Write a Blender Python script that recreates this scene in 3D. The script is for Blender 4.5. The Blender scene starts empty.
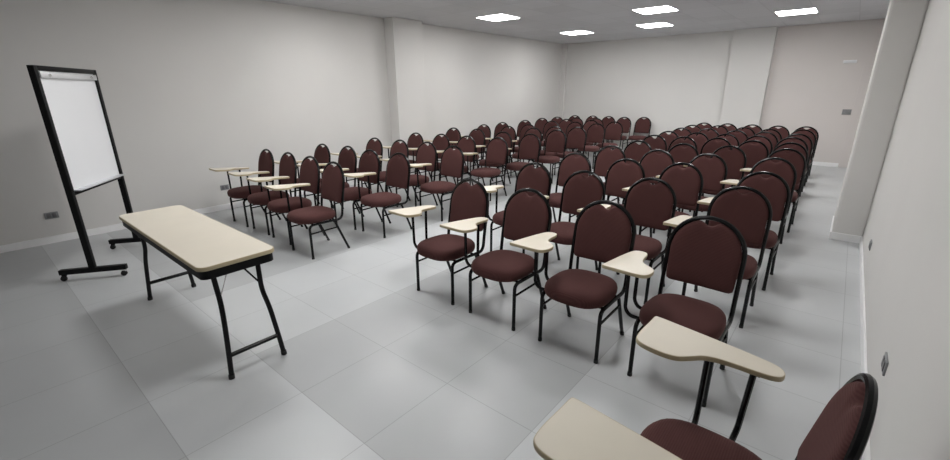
import bpy, bmesh, math, random
from mathutils import Vector, Matrix
PI = math.pi
C = bpy.context.scene.collection
random.seed(4)

# ------------------------------------------------------------------ helpers
def tag(o, label=None, cat=None, group=None, kind=None):
    if label: o['label'] = label
    if cat: o['category'] = cat
    if group: o['group'] = group
    if kind: o['kind'] = kind
    return o

def thing(name, label, cat, loc=(0, 0, 0), rz=0, group=None):
    o = bpy.data.objects.new(name, None); C.objects.link(o)
    o.empty_display_size = .05
    o.location = loc; o.rotation_euler = (0, 0, rz)
    return tag(o, label, cat, group)

def obj(name, bm, m, parent=None, smooth=True, angle=40):
    bmesh.ops.recalc_face_normals(bm, faces=bm.faces)
    me = bpy.data.meshes.new(name); bm.to_mesh(me); bm.free()
    o = bpy.data.objects.new(name, me); C.objects.link(o)
    me.materials.append(m)
    if smooth:
        for p in me.polygons: p.use_smooth = True
        me.set_sharp_from_angle(angle=math.radians(angle))
    if parent: o.parent = parent
    return o

def add_box(bm, x0, x1, y0, y1, z0, z1, bevel=0, M=None):
    r = bmesh.ops.create_cube(bm, size=1)
    vs = r['verts']
    for v in vs:
        v.co = Vector(((x0+x1)/2+v.co.x*(x1-x0), (y0+y1)/2+v.co.y*(y1-y0), (z0+z1)/2+v.co.z*(z1-z0)))
    if M: bmesh.ops.transform(bm, matrix=M, verts=vs)
    if bevel:
        es = list({e for v in vs for e in v.link_edges})
        bmesh.ops.bevel(bm, geom=es, offset=bevel, segments=2, affect='EDGES', profile=.5)

def box(x0, x1, y0, y1, z0, z1, bevel=0, M=None):
    bm = bmesh.new(); add_box(bm, x0, x1, y0, y1, z0, z1, bevel, M); return bm

def fillet(pts, rads, seg=5):
    """round the corners of a 3-D polyline"""
    pts = [Vector(p) for p in pts]; out = [pts[0]]
    for i in range(1, len(pts)-1):
        a, b, c = pts[i-1], pts[i], pts[i+1]
        r = rads[i-1] if isinstance(rads, (list, tuple)) else rads
        d1 = (a-b); d2 = (c-b); l = min(r, d1.length*.49, d2.length*.49)
        if l < 1e-4: out.append(b); continue
        p, q = b+d1.normalized()*l, b+d2.normalized()*l
        for k in range(seg+1):
            t = k/seg
            out.append((1-t)**2*p + 2*t*(1-t)*b + t*t*q)
    out.append(pts[-1]); return out

def add_tube(bm, pts, r, n=8, cap=True, flat=None):
    pts = [Vector(p) for p in pts]
    t0 = (pts[1]-pts[0]).normalized()
    up = Vector((0, 0, 1)) if abs(t0.z) < .9 else Vector((1, 0, 0))
    nrm = t0.cross(up).normalized(); rings = []
    prev = t0
    for i, p in enumerate(pts):
        if i == 0: t = t0
        elif i == len(pts)-1: t = (pts[i]-pts[i-1]).normalized()
        else: t = ((pts[i]-pts[i-1]).normalized()+(pts[i+1]-pts[i]).normalized()).normalized()
        q = prev.rotation_difference(t); nrm = (q @ nrm).normalized(); prev = t
        bn = t.cross(nrm)
        rr = r[i] if isinstance(r, list) else r
        rings.append([bm.verts.new(p+(nrm*math.cos(2*PI*k/n)+bn*math.sin(2*PI*k/n))*rr) for k in range(n)])
    for a, b in zip(rings, rings[1:]):
        for k in range(n): bm.faces.new((a[k], a[(k+1) % n], b[(k+1) % n], b[k]))
    if cap: bm.faces.new(rings[0][::-1]); bm.faces.new(rings[-1])

def tube(pts, r, n=8):
    bm = bmesh.new(); add_tube(bm, pts, r, n); return bm

def smooth_outline(P, it=3):
    for _ in range(it):
        Q = []
        for i in range(len(P)):
            a, b = P[i], P[(i+1) % len(P)]
            Q.append((a[0]*.75+b[0]*.25, a[1]*.75+b[1]*.25)); Q.append((a[0]*.25+b[0]*.75, a[1]*.25+b[1]*.75))
        P = Q
    return P

def rounded_rect(x0, x1, y0, y1, r, seg=6):
    P = []
    for cx, cy, a0 in ((x1-r, y1-r, 0), (x0+r, y1-r, 90), (x0+r, y0+r, 180), (x1-r, y0+r, 270)):
        for k in range(seg+1):
            a = math.radians(a0+90*k/seg); P.append((cx+r*math.cos(a), cy+r*math.sin(a)))
    return P

def offset_outline(P, d):
    n = len(P); out = []
    A = sum(P[i][0]*P[(i+1) % n][1]-P[(i+1) % n][0]*P[i][1] for i in range(n))
    s = 1 if A > 0 else -1
    for i in range(n):
        a, c = P[i-1], P[(i+1) % n]
        tx, ty = c[0]-a[0], c[1]-a[1]; l = math.hypot(tx, ty) or 1
        out.append((P[i][0]-s*ty/l*d, P[i][1]+s*tx/l*d))     # inwards for d > 0
    return out

def loft(loops, close=False, cap0=True, cap1=True):
    bm = bmesh.new(); R = [[bm.verts.new(p) for p in L] for L in loops]; n = len(R[0])
    pairs = list(zip(R, R[1:])) + ([(R[-1], R[0])] if close else [])
    for a, b in pairs:
        for k in range(n): bm.faces.new((a[k], a[(k+1) % n], b[(k+1) % n], b[k]))
    if not close:
        if cap0: bm.faces.new(R[0][::-1])
        if cap1: bm.faces.new(R[-1])
    return bm

def slab_parts(P, z0, z1, zf=lambda x, y: 0.0, band=.003):
    """a board cut to outline P: core and separate edge band"""
    def L(off, z): return [(x, y, z+zf(x, y)) for x, y in (offset_outline(P, off) if off else P)]
    core = loft([L(band, z0+.0005), L(band, z1-.0012), L(band+.0015, z1)])
    h = z1-z0
    ring = loft([L(band+.0008, z0), L(.001, z0+.001), L(0, z0+h*.25), L(0, z1-h*.25), L(.001, z1-.0015), L(band+.0002, z1-.0006)], close=True)
    return core, ring

# ------------------------------------------------------------------ materials
def mat(name, base, rough=.5, spec=.5, metal=0, coat=0):
    m = bpy.data.materials.new(name); m.use_nodes = True
    b = m.node_tree.nodes['Principled BSDF']
    b.inputs['Base Color'].default_value = (*base, 1); b.inputs['Roughness'].default_value = rough
    b.inputs['Specular IOR Level'].default_value = spec; b.inputs['Metallic'].default_value = metal
    if coat: b.inputs['Coat Weight'].default_value = coat
    return m, m.node_tree.nodes, m.node_tree.links, b

def noisy(name, base, rough=.5, amp=.08, scale=3., bump=0, bscale=80., **k):
    m, N, L, b = mat(name, base, rough, **k)
    tc = N.new('ShaderNodeTexCoord'); n = N.new('ShaderNodeTexNoise'); n.inputs['Scale'].default_value = scale
    n.inputs['Detail'].default_value = 4
    L.new(tc.outputs['Object'], n.inputs['Vector'])
    r = N.new('ShaderNodeValToRGB'); r.color_ramp.elements[0].position = .3; r.color_ramp.elements[1].position = .7
    r.color_ramp.elements[0].color = (*[c*(1-amp) for c in base], 1); r.color_ramp.elements[1].color = (*[min(1, c*(1+amp)) for c in base], 1)
    L.new(n.outputs['Fac'], r.inputs['Fac']); L.new(r.outputs['Color'], b.inputs['Base Color'])
    if bump:
        n2 = N.new('ShaderNodeTexNoise'); n2.inputs['Scale'].default_value = bscale; L.new(tc.outputs['Object'], n2.inputs['Vector'])
        bp = N.new('ShaderNodeBump'); bp.inputs['Strength'].default_value = bump; bp.inputs['Distance'].default_value = .002
        L.new(n2.outputs['Fac'], bp.inputs['Height']); L.new(bp.outputs['Normal'], b.inputs['Normal'])
    return m

M_wall = noisy('wall_paint', (.68, .668, .648), .75, .015, 1.2, .15, 60, spec=.25)
M_wallpink = noisy('wall_paint_rosy', (.67, .63, .607), .75, .015, 1.2, .15, 60, spec=.25)
M_base = noisy('baseboard_paint', (.88, .88, .88), .35, .01, 2)
M_black = noisy('black_gloss_metal', (.004, .004, .0045), .24, .1, 6, spec=.25)
M_blackmatt = noisy('black_painted_wood', (.003, .003, .0035), .5, .15, 8, spec=.2)
M_rubber = noisy('black_rubber', (.012, .012, .012), .7, .1, 20)
M_cream = noisy('cream_laminate', (.72, .665, .56), .38, .02, 5)
M_band = noisy('tan_edging', (.50, .42, .27), .45, .05, 10)
M_white = noisy('white_board_face', (.80, .81, .83), .3, .01, 2)
M_alu = noisy('aluminium', (.75, .76, .78), .35, .03, 10, metal=.7)
M_chrome = noisy('chrome', (.7, .7, .7), .2, .03, 10, metal=1)
M_plate = noisy('grey_plastic', (.24, .245, .25), .5, .04, 12)
M_socket = noisy('dark_socket_face', (.13, .13, .135), .5, .04, 12)
M_whitepl = noisy('white_plastic', (.85, .85, .86), .4, .01, 9)

def fabric(name, axis):
    m, N, L, b = mat(name, (.07, .028, .025), .9, .12)
    b.inputs['Sheen Weight'].default_value = .12; b.inputs['Sheen Roughness'].default_value = .5
    b.inputs['Sheen Tint'].default_value = (.6, .35, .33, 1)
    tc = N.new('ShaderNodeTexCoord')
    w = N.new('ShaderNodeTexWave'); w.bands_direction = axis; w.inputs['Scale'].default_value = 38
    w.inputs['Distortion'].default_value = .6; w.inputs['Detail'].default_value = 1
    L.new(tc.outputs['Object'], w.inputs['Vector'])
    n = N.new('ShaderNodeTexNoise'); n.inputs['Scale'].default_value = 9; L.new(tc.outputs['Object'], n.inputs['Vector'])
    mx = N.new('ShaderNodeMix'); mx.data_type = 'RGBA'
    mx.inputs['A'].default_value = (.060, .0245, .0235, 1); mx.inputs['B'].default_value = (.092, .040, .0375, 1)
    ad = N.new('ShaderNodeMath'); ad.operation = 'MULTIPLY_ADD'; ad.inputs[1].default_value = .55; ad.inputs[2].default_value = 0
    L.new(w.outputs['Fac'], ad.inputs[0])
    ad2 = N.new('ShaderNodeMath'); ad2.operation = 'MULTIPLY_ADD'; ad2.inputs[1].default_value = .45
    L.new(n.outputs['Fac'], ad2.inputs[0]); L.new(ad.outputs[0], ad2.inputs[2])
    L.new(ad2.outputs[0], mx.inputs['Factor']); L.new(mx.outputs['Result'], b.inputs['Base Color'])
    bp = N.new('ShaderNodeBump'); bp.inputs['Strength'].default_value = .5; bp.inputs['Distance'].default_value = .0015
    L.new(w.outputs['Fac'], bp.inputs['Height']); L.new(bp.outputs['Normal'], b.inputs['Normal'])
    return m
M_fab_back = fabric('maroon_ribbed_fabric_back', 'Z')
M_fab_seat = fabric('maroon_ribbed_fabric_seat', 'Y')

def math_node(N, L, op, a, b=None, c=None):
    n = N.new('ShaderNodeMath'); n.operation = op
    for i, v in enumerate((a, b, c)):
        if v is None: continue
        if isinstance(v, (int, float)): n.inputs[i].default_value = v
        else: L.new(v, n.inputs[i])
    return n.outputs[0]

def grid_seams(N, L, X, Y, s, w):
    """1 on the joints of a square grid of pitch s"""
    out = []
    for v in (X, Y):
        f = math_node(N, L, 'FRACT', math_node(N, L, 'DIVIDE', v, s))
        d = math_node(N, L, 'ABSOLUTE', math_node(N, L, 'SUBTRACT', f, .5))
        out.append(math_node(N, L, 'GREATER_THAN', d, .5-w/s/2))
    return math_node(N, L, 'MAXIMUM', out[0], out[1])

def floor_material():
    m, N, L, b = mat('porcelain_floor_tiles', (.4, .4, .4), .3, .5)
    tc = N.new('ShaderNodeTexCoord'); sp = N.new('ShaderNodeSeparateXYZ'); L.new(tc.outputs['Object'], sp.inputs[0])
    X, Y = sp.outputs['X'], sp.outputs['Y']
    f = lambda *a: math_node(N, L, *a)
    # two shades of tile laid in fields
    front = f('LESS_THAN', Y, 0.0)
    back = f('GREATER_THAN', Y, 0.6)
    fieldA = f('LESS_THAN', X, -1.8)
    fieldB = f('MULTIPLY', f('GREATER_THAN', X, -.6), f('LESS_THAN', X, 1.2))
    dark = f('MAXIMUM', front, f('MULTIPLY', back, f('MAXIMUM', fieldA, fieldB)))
    # every tile its own faint tone
    wn = N.new('ShaderNodeTexWhiteNoise'); wn.noise_dimensions = '2D'
    cb = N.new('ShaderNodeCombineXYZ')
    L.new(f('FLOOR', f('DIVIDE', X, .6)), cb.inputs[0]); L.new(f('FLOOR', f('DIVIDE', Y, .6)), cb.inputs[1])
    L.new(cb.outputs[0], wn.inputs['Vector'])
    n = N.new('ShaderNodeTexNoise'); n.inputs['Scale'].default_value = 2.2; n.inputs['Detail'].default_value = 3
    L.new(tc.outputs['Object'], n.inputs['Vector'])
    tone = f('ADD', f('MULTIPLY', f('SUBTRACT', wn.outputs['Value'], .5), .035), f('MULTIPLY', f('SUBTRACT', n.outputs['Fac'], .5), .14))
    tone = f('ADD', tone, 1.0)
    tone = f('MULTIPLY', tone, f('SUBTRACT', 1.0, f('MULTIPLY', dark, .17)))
    seam = grid_seams(N, L, X, Y, .6, .0045)
    tone = f('MULTIPLY', tone, f('SUBTRACT', 1.0, f('MULTIPLY', seam, .28)))
    vm = N.new('ShaderNodeVectorMath'); vm.operation = 'SCALE'; vm.inputs[0].default_value = (.53, .545, .553)
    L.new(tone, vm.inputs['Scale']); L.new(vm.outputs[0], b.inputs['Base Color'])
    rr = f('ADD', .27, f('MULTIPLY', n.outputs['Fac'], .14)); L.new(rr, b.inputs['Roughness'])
    return m
M_floor = floor_material()

def ceiling_material():
    m, N, L, b = mat('ceiling_panels', (.5, .5, .5), .9, .1)
    tc = N.new('ShaderNodeTexCoord'); sp = N.new('ShaderNodeSeparateXYZ'); L.new(tc.outputs['Object'], sp.inputs[0])
    f = lambda *a: math_node(N, L, *a)
    X, Y = f('ADD', sp.outputs['X'], 3.48), f('ADD', sp.outputs['Y'], -6.36)
    wn = N.new('ShaderNodeTexWhiteNoise'); wn.noise_dimensions = '2D'; cb = N.new('ShaderNodeCombineXYZ')
    L.new(f('FLOOR', f('DIVIDE', X, .6)), cb.inputs[0]); L.new(f('FLOOR', f('DIVIDE', Y, .6)), cb.inputs[1])
    L.new(cb.outputs[0], wn.inputs['Vector'])
    tone = f('ADD', .96, f('MULTIPLY', wn.outputs['Value'], .08))
    seam = grid_seams(N, L, X, Y, .6, .012)
    tone = f('MULTIPLY', tone, f('SUBTRACT', 1.0, f('MULTIPLY', seam, .13)))
    vm = N.new('ShaderNodeVectorMath'); vm.operation = 'SCALE'; vm.inputs[0].default_value = (.60, .60, .615)
    L.new(tone, vm.inputs['Scale']); L.new(vm.outputs[0], b.inputs['Base Color'])
    return m
M_ceil = ceiling_material()

def lamp_material():
    m = bpy.data.materials.new('lit_diffuser'); m.use_nodes = True
    N, L = m.node_tree.nodes, m.node_tree.links; N.clear()
    e = N.new('ShaderNodeEmission'); o = N.new('ShaderNodeOutputMaterial')
    e.inputs['Color'].default_value = (1, .992, .985, 1); e.inputs['Strength'].default_value = 31
    L.new(e.outputs[0], o.inputs[0]); return m
M_lamp = lamp_material()

# ------------------------------------------------------------------ room
XL, XR, YB, YF, H, T = -4.77, 2.51, 11.986, -2.7, 2.946, .12
def struct(name, bm, m): return tag(obj(name, bm, m, smooth=False), kind='structure')
struct('floor', box(XL-T, XR+T, YF-T, YB+T, -.1, 0), M_floor)
struct('ceiling', box(XL-T, XR+T, YF-T, YB+T, H, H+.1), M_ceil)
struct('wall_left', box(XL-T, XL, YF-T, YB+T, 0, H), M_wall)
struct('wall_right', box(XR, XR+T, YF-T, YB+T, 0, H), M_wall)
struct('wall_front', box(XL, XR, YF-T, YF, 0, H), M_wall)
bm = box(XL, .56, YB, YB+T, 0, H); struct('wall_back', bm, M_wall)
struct('wall_back_right', box(.56, XR, YB, YB+T, 0, H), M_wallpink)
# pilasters
PLx, PLy0, PLy1 = -4.52, 5.27, 6.0
struct('trim_1', box(XL, PLx, PLy0, PLy1, 0, H, .006), M_wall)
struct('trim_2', box(-.28, .55, YB-.14, YB, 0, H, .006), M_wall)
struct('trim_3', box(XL, -4.63, YB-.12, YB, 0, H, .006), M_wall)
CX0, CY0, CY1 = 2.237, 5.919, 6.75
struct('trim_4', box(CX0, XR, CY0, CY1, 0, H, .018), M_wall)
# flush door leaf in the back right corner
d = struct('door_1', box(2.16, 2.50, YB-.012, YB, .0, 2.08, .002), M_wallpink)
# baseboards
bh, bt = .083, .014
bm = bmesh.new()
add_box(bm, XL, XL+bt, YF, PLy0, 0, bh, .002); add_box(bm, XL, PLx+bt, PLy0-bt, PLy0, 0, bh, .002)
add_box(bm, PLx, PLx+bt, PLy0, PLy1, 0, bh, .002); add_box(bm, XL, PLx+bt, PLy1, PLy1+bt, 0, bh, .002)
add_box(bm, XL, XL+bt, PLy1+bt, YB-.12, 0, bh, .002)
struct('baseboard_left', bm, M_base)
bm = bmesh.new()
add_box(bm, XR-bt, XR, YF, CY0, 0, bh, .002); add_box(bm, CX0-bt, XR, CY0-bt, CY0, 0, bh, .002)
add_box(bm, CX0-bt, CX0, CY0, CY1, 0, bh, .002); add_box(bm, CX0-bt, XR, CY1, CY1+bt, 0, bh, .002)
add_box(bm, XR-bt, XR, CY1+bt, YB-bt, 0, bh, .002)
struct('baseboard_right', bm, M_base)
bm = bmesh.new()
add_box(bm, -4.63, -.28-bt, YB-bt, YB, 0, bh, .002); add_box(bm, -.28-bt, .55+bt, YB-.14-bt, YB-.14, 0, bh, .002)
add_box(bm, .55+bt, 2.15, YB-bt, YB, 0, bh, .002); add_box(bm, .55, .55+bt, YB-.14, YB-bt, 0, bh, .002)
add_box(bm, -.28-bt, -.28, YB-.14, YB-bt, 0, bh, .002)
struct('baseboard_back', bm, M_base)
struct('baseboard_front', box(XL+bt, XR-bt, YF, YF+bt, 0, bh, .002), M_base)

# sockets and switches (on the walls)
def wall_plate(name, label, cat, loc, rz, w, h, faces, face_mat=M_socket, plate=M_plate):
    t = thing(name, label, cat, loc, rz)          # local +x points out of the wall
    obj('cover_plate', box(0, .009, -w/2, w/2, -h/2, h/2, .0025), plate, t)
    n = faces
    for k in range(n):
        c = (k-(n-1)/2)*w/(n+.6)
        f = obj('socket_insert', box(.008, .013, c-w/(n+1.4)/2, c+w/(n+1.4)/2, -h*.33, h*.33, .0015), face_mat, t)
    return t
wall_plate('wall_socket', 'grey socket plate low on left wall, behind the easel board', 'socket', (XL, .165, .325), 0, .12, .075, 2)
wall_plate('wall_socket', 'grey socket plate low on left wall, beside the front row of chairs', 'socket', (XL, 2.065, .33), 0, .12, .075, 2)
wall_plate('wall_socket', 'small grey socket plate low on right wall, nearest the camera', 'socket', (XR, 2.31, .385), PI, .12, .075, 2)
wall_plate('wall_socket', 'small grey socket plate low on right wall, close to the column', 'socket', (XR, 4.72, .32), PI, .12, .075, 2)
wall_plate('switch_plate', 'square grey switch plate halfway up the rosy back wall', 'switch', (2.07, YB, 1.165), -PI/2, .15, .11, 1, M_plate)
t = thing('emergency_light', 'slim white emergency light fitting high on the rosy back wall', 'light', (1.925, YB, 2.17))
obj('housing', box(-.11, .11, -.04, 0, -.03, .03, .006), M_whitepl, t)
obj('lens', box(-.09, .09, -.046, -.038, -.018, .018, .003), M_white, t)

# ceiling lights
def ceiling_light(x0, y0, label):
    t = thing('ceiling_light', label, 'light', (x0+.3, y0+.3, H), 0, 'square recessed ceiling lights')
    bm = bmesh.new()
    for a in ((-.3, .3, -.3, -.282), (-.3, .3, .282, .3), (-.3, -.282, -.282, .282), (.282, .3, -.282, .282)):
        add_box(bm, *a, -.004, 0)
    obj('light_frame', bm, M_whitepl, t, smooth=False)
    obj('diffuser', box(-.282, .282, -.282, .282, -.008, -.001), M_lamp, t, smooth=False)
ceiling_light(-3.48, 6.36, 'lit square ceiling light above the left block, leftmost in the photo')
ceiling_light(-3.48, 9.44, 'small lit square ceiling light near the back left corner')
ceiling_light(-1.04, 7.56, 'lit square ceiling light, upper of the two close together at centre')
ceiling_light(-1.68, 9.44, 'lit square ceiling light, lower of the two close together at centre')
ceiling_light(.76, 9.52, 'lit square ceiling light above the right block, rightmost in the photo')
for x, y, w in ((-3.48, 3.36, 'above the front of the left block'), (-1.68, 3.36, 'above the front of the aisle'),
             (.72, 6.96, 'above the middle of the right block'), (.12, 3.96, 'above the front of the right block'),
             (-2.28, 1.26, 'above the cream folding table'), (.12, 1.26, 'above the open floor before the chairs')):
    ceiling_light(x, y, 'lit square ceiling light outside the picture, ' + w)

# ------------------------------------------------------------------ tablet chair
# local frame: front feet at y = 0, rear feet at y = .435, chair faces -y, its tablet on the -x side
HW, TR = .208, .0132
def back_y(z): return .399+(z-.46)*.19
def arch():
    P = []
    zt, ra = .932, .215            # arch top and height of its curved portion
    for k in range(25):
        a = PI*k/24
        x = math.cos(a)*.209; z = zt-ra+ra*math.sin(a)**.92
        P.append((x, back_y(z), z))
    return P
def make_chair(tablet=True, dx=0, dy=0, lean=0):
    t = thing('tablet_chair' if tablet else 'stacking_chair', 'x', 'chair')
    for s in (-1, 1):
        x = s*HW
        # front leg with its curved shoulder running back under the seat
        pts = fillet([(x, 0, .006), (x, .004, .362), (x, .20, .362)], [.05])
        l = obj('leg', tube(pts, TR), M_black, t)
        obj('foot_cap', tube([(x, 0, 0), (x, 0, .022)], .0145, 10), M_rubber, l)
        pts = [(x-s*.004, .285, .354), (x-s*.002, .30, .338), (x, .433, .008)]
        l = obj('leg', tube(pts, TR), M_black, t)
        obj('foot_cap', tube([(x, .4355, 0), (x, .428, .022)], .0145, 10), M_rubber, l)
        obj('stretcher', tube([(x, .008, .272), (x, .324, .276)], .0085), M_black, t)
    A = arch()
    right = fillet([(HW, .20, .362), (HW, .388, .356), (HW, back_y(.52), .52), (.209, back_y(.70), .70)], [.06, .05])
    left = [(-p.x, p.y, p.z) for p in reversed(right)]
    obj('back_frame', tube([tuple(p) for p in right]+A+left, TR), M_black, t)
    bm = bmesh.new()
    add_tube(bm, [(-HW, .06, .362), (HW, .06, .362)], .009); add_tube(bm, [(-HW, .27, .362), (HW, .27, .362)], .009)
    add_box(bm, -.16, .16, .02, .30, .364, .374)
    obj('seat_frame', bm, M_black, t)
    # seat cushion
    def seat_outline(sc, n=40):
        L = []
        for k in range(n):
            a = 2*PI*k/n; c, s_ = math.cos(a), math.sin(a); e = 2/2.9
            u = math.copysign(abs(c)**e, c); v = math.copysign(abs(s_)**e, s_)
            hw = .222-.012*(v+1)/2
            L.append((u*hw*sc, .156+v*.226*sc))
        return L
    prof = [(.80, .372), (.92, .373), (.975, .381), (1.0, .399), (1.0, .418), (.98, .436), (.93, .450), (.82, .460), (.55, .467), (.24, .4695)]
    obj('seat', loft([[(x, y, z-.008*max(0, (-y-.02)/.07)) for x, y in seat_outline(s_)] for s_, z in prof]), M_fab_seat, t, angle=70)
    # backrest pad
    O = []
    for k in range(7): O.append((-.150+.30*k/6, .518))
    O += [(.172, .520), (.188, .530), (.192, .555), (.193, .60), (.194, .65), (.195, .70)]
    zt, ra = .919, .203
    for k in range(1, 41):
        a = PI*k/41; O.append((math.cos(a)*.196, zt-ra+ra*math.sin(a)**.92))
    O += [(-.195, .70), (-.194, .65), (-.193, .60), (-.192, .555), (-.188, .530), (-.172, .520)]
    P = []
    for x, z in O:
        if z > .84:                        # dip at the top that leaves the hand hole
            z -= .036*math.exp(-(abs(x)/.040)**2.6)
        P.append((x, z))
    cz = .71
    def ring(sc, off):
        L = []
        for x, z in P:
            X, Z = x*sc, cz+(z-cz)*sc
            L.append((X, back_y(Z)+off+.010*(1-(X/.2)**2)-.004, Z))
        return L
    prof = [(.5, .0135), (.90, .013), (.985, .008), (1., 0), (.99, -.012), (.955, -.020), (.88, -.0245), (.7, -.027), (.35, -.0285)]
    obj('backrest', loft([ring(a, b) for a, b in prof]), M_fab_back, t, angle=70)
    if tablet:
        for yb, yt in ((.065, .06), (.20, .215)):
            zt = .686-.1*yt
            l = obj('tablet_support', tube(fillet([(-HW, yb, .362), (-.272+dx, yb, .362), (-.303+dx, (yb+yt)/2+.0, .40), (-.303+dx, yt+dy+lean, zt-.1*lean)], [.03, .03]), .0115), M_black, t)
        bm = bmesh.new()
        M = Matrix.Rotation(-math.atan(.1), 4, 'X')
        add_box(bm, -.017, .017, -.10, .10, -.003, .003, .001, Matrix.Translation((-.303+dx, .138+dy+lean, .678-.1*lean)) @ M)
        obj('tablet_bracket', bm, M_black, t)
        Q = [(-.396, -.100), (-.396, .0), (-.396, .17), (-.392, .28), (-.385, .355), (-.345, .380), (-.300, .365), (-.282, .305),
             (-.270, .21), (-.246, .13), (-.190, .085), (-.148, .045), (-.134, -.03), (-.144, -.108), (-.20, -.120), (-.34, -.114), (-.389, -.114)]
        Q = [(x+dx, y+dy-.018) for x, y in Q]
        Q = smooth_outline(Q, 3)
        core, band = slab_parts(Q, .692, .713, lambda x, y: -.1*(y-dy))
        tb = obj('writing_tablet', core, M_cream, t, angle=30)
        obj('edge_band', band, M_band, tb, angle=50)
    return t

def copy_tree(o, parent=None):
    c = o.copy(); C.objects.link(c); c.parent = parent
    for ch in o.children: copy_tree(ch, c)
    return c

protoT, protoP, protoF = make_chair(True), make_chair(False), make_chair(True, -.04, -.045, .05)
used = {}
def place(kind, x, y, rz, label, group):
    p = {'t': protoT, 'p': protoP, 'f': protoF}[kind]
    o = copy_tree(p) if kind in used else p
    used[kind] = 1
    o.location = (x, y, 0); o.rotation_euler = (0, 0, rz); o['label'] = label
    if group: o['group'] = group
    return o

ordn = ['front', 'second', 'third', 'fourth', 'fifth', 'sixth', 'seventh', 'eighth', 'ninth', 'tenth', 'eleventh']
# per row: list of (x, y) of front-feet centre, from left to right
#CHAIRS
LEFT = [
    ('t', [(-3.8, 1.84), (-3.25, 1.86), (-2.7, 1.85), (-2.09, 1.775)]),
    ('t', [(-3.734, 2.64), (-3.189, 2.71), (-2.596, 2.65), (-2.05, 2.68)]),
    ('t', [(-3.79, 3.64), (-3.21, 3.68), (-2.64, 3.73), (-1.995, 3.61)]),
    ('t', [(-3.899, 4.65), (-3.354, 4.76), (-2.76, 4.77), (-2.17, 4.88)]),
    ('t', [(-4.07, 5.86), (-3.498, 5.94), (-2.69, 5.72), (-2.07, 5.68)]),
    ('t', [(-4.11, 6.9), (-3.38, 6.83), (-2.71, 6.78), (-2.09, 6.64)]),
    ('p', [(-4.16, 7.68), (-3.31, 7.5), (-2.524, 7.31), (-2.06, 7.41)]),
    ('p', [(-4.14, 8.61), (-3.46, 8.76), (-2.8, 8.73), (-2.18, 8.55)]),
    ('p', [(-4.22, 9.56), (-3.47, 9.53), (-2.79, 9.56), (-2.07, 9.29)]),
    ('p', [(-4.15, 10.25), (-3.53, 10.2), (-2.95, 10.2)]),
    ('p', [(-4.089, 11.17), (-3.56, 11.25), (-3.08, 11.25), (-2.577, 11.13), (-2.129, 11.37)])]
RIGHT = [
    ('t', [(-0.265, 1.96), (0.35, 1.947), (0.988, 1.955), (1.62, 1.966)]),
    ('t', [(-0.3, 3.04), (0.34, 2.93), (0.95, 2.96), (1.62, 3.03)]),
    ('t', [(-0.31, 3.99), (0.36, 3.89), (0.927, 3.96), (1.65, 3.86)]),
    ('t', [(-0.25, 4.9), (0.38, 4.85), (0.97, 4.83), (1.61, 4.92)]),
    ('t', [(-0.18, 5.71), (0.455, 5.71), (1.0, 5.8), (1.63, 5.88)]),
    ('p', [(-0.269, 6.68), (0.18, 6.68), (0.648, 6.79), (1.137, 6.67), (1.6, 6.67)]),
    ('p', [(-0.304, 7.51), (0.168, 7.52), (0.62, 7.52), (1.08, 7.51), (1.54, 7.52)]),
    ('p', [(-0.33, 8.38), (0.128, 8.49), (0.629, 8.34), (1.08, 8.29), (1.56, 8.18)]),
    ('p', [(-0.34, 9.22), (0.108, 9.36), (0.61, 9.15), (1.06, 8.98), (1.55, 9.18)]),
    ('p', [(-0.31, 10.01), (0.164, 10.01), (0.624, 9.98), (1.085, 9.92), (1.534, 9.99)])]
FG, FG2 = (1.832, 1.012, -1.5708), (1.801, 0.305, -1.5708)
#END
for blk, rows in (('left', LEFT), ('right', RIGHT)):
    for ri, (kind, row) in enumerate(rows):
        n = len(row)
        for ci, (x, y) in enumerate(row):
            if ci == 0: pos = 'at its left end'
            elif ci == n-1: pos = 'at its right end'
            else: pos = ordn[ci]+' from its left end'
            rn = ordn[ri] if ri < len(rows)-1 else 'last'
            what = 'maroon chair with cream tablet' if kind == 't' else 'plain maroon chair'
            place(kind, x, y, random.uniform(-.015, .015), '%s, %s row of the %s block, %s' % (what, rn, blk, pos),
                  ('maroon tablet chairs in the %s block' if kind == 't' else 'plain maroon chairs at the back of the %s block') % blk)
place('f', FG[0], FG[1], FG[2], 'closest maroon tablet chair at the right wall, turned sideways to face the left', None)
place('f', FG2[0], FG2[1], FG2[2], 'sideways tablet chair cut off by the bottom edge, only its cream tablet shows', None)

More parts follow.
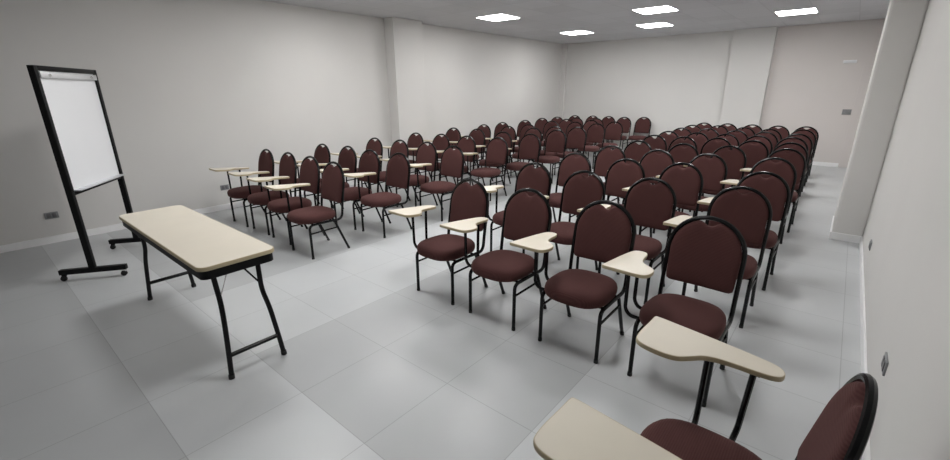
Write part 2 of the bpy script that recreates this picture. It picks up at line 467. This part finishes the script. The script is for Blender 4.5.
# ------------------------------------------------------------------ folding table
t = thing('folding_table', 'narrow cream folding table with black apron on open floor at left', 'table', (-1.308, .56, 0))
hx, hy = .870, .222
core, band = slab_parts(rounded_rect(-hx, hx, -hy, hy, .055), .722, .748, band=.004)
tt = obj('tabletop', core, M_cream, t, angle=30); obj('edge_band', band, M_band, tt, angle=50)
P = rounded_rect(-hx+.012, hx-.012, -hy+.012, hy-.012, .045)
Pi = offset_outline(P, .018)
bm = loft([[(x, y, .722) for x, y in P], [(x, y, .668) for x, y in P], [(x, y, .668) for x, y in Pi], [(x, y, .722) for x, y in Pi]], close=True)
obj('apron', bm, M_blackmatt, t, angle=50)
for s in (-1, 1):
    X = .848 if s > 0 else -.802
    for q in (-1, 1):
        pts = fillet([(X-s*.08, q*.132, .722), (X-s*.063, q*.122, .475), (X-s*.025, q*.136, .36), (X-s*.005, q*.154, .15), (X+s*.003, q*.166, .01)], [.05, .06, .04])
        l = obj('leg', tube(pts, 0.0155, 10), M_black, t)
        obj('foot_cap', tube([(X+s*.0035, q*.167, 0), (X+s*.002, q*.165, .026)], 0.0185, 10), M_rubber, l)
        obj('brace_rod', tube([(X-s*.064, q*.124, .495), (X-s*.11, q*.012, .70)] if q < 0 else [(X-s*.066, q*.124, .515), (X-s*.11, q*.012, .70)], .0035 if q < 0 else .006, 6), M_chrome if q < 0 else M_black, t)
    obj('stretcher', tube([(X-s*.005, -.154, .15), (X-s*.005, .154, .15)], 0.0145, 10), M_black, t)
    obj('brace_hinge', box(X-s*.11-.03, X-s*.11+.03, -.03, .03, .69, .722, .003), M_black, t)
    obj('crossbar', tube([(X-s*.08, -.19, .70), (X-s*.08, .19, .70)], .011, 8), M_black, t)

# ------------------------------------------------------------------ easel board on castors
ca = math.atan2(.51, -.73)                       # along the board, near post to far post
t = thing('easel_board', 'tall black-framed white flipchart board on a wheeled stand near left wall', 'board', (-3.065, .20, 0), ca)
W = .892                                         # distance between the posts (local x); local -y faces the room
for X in (0, W):
    obj('post', box(X-.022, X+.022, -.024, .024, .11, 1.90, .003), M_blackmatt, t)
    f = obj('foot_bar', box(X-.024, X+.024, -.27, .265, .065, .112, .003), M_blackmatt, t)
    for q in (-.245, .24):
        c = obj('castor', box(X-.013, X+.013, q-.016, q+.016, .045, .065, .002), M_blackmatt if q > 0 else M_chrome, f)
        bm = bmesh.new(); add_tube(bm, [(X-.011, q+.008, .024), (X+.011, q+.008, .024)], .024, 16)
        add_box(bm, X-.016, X-.0125, q-.008, q+.02, .018, .052); add_box(bm, X+.0125, X+.016, q-.008, q+.02, .018, .052)
        obj('wheel', bm, M_rubber, f)
obj('top_rail', box(.022, W-.022, -.024, .024, 1.86, 1.90, .003), M_blackmatt, t)
obj('bottom_rail', box(.022, W-.022, -.02, .02, .80, .838, .003), M_blackmatt, t)
obj('board_panel', box(.0225, W-.0225, -.008, .010, .838, 1.86), M_white, t, smooth=False)
cl = obj('paper_clamp', box(.022, W-.022, -.034, -.008, 1.80, 1.852, .004), M_alu, t)
for X in (.13, W-.13): obj('clamp_knob', tube([(X, -.045, 1.825), (X, -.028, 1.825)], .012, 12), M_chrome, cl)
obj('pen_tray', box(.03, W-.03, -.075, -.008, .836, .846, .003), M_alu, t)

# ------------------------------------------------------------------ camera and render look
S = .6/.3585
f, yaw, pitch, roll = 431.5154, .7021, .3134, -.0089
F = Vector((-math.sin(yaw)*math.cos(pitch), math.cos(yaw)*math.cos(pitch), -math.sin(pitch)))
r = Vector((math.cos(yaw), math.sin(yaw), 0)); u = r.cross(F)
r, u = math.cos(roll)*r+math.sin(roll)*u, -math.sin(roll)*r+math.cos(roll)*u
cd = bpy.data.cameras.new('camera'); cam = bpy.data.objects.new('camera', cd); C.objects.link(cam)
cd.sensor_width = 36; cd.sensor_fit = 'HORIZONTAL'; cd.lens = f/950*36; cd.clip_start = .02
M = Matrix((r, u, -F)).transposed().to_4x4(); M.translation = Vector((1.2802*S, -.2106*S, S))
cam.matrix_world = M
sc = bpy.context.scene; sc.camera = cam
w = bpy.data.worlds.new('world'); sc.world = w; w.use_nodes = True
w.node_tree.nodes['Background'].inputs[0].default_value = (.5, .5, .5, 1); w.node_tree.nodes['Background'].inputs[1].default_value = .02
sc.view_settings.view_transform = 'Standard'; sc.view_settings.look = 'None'
sc.view_settings.gamma = 1; sc.view_settings.exposure = .04
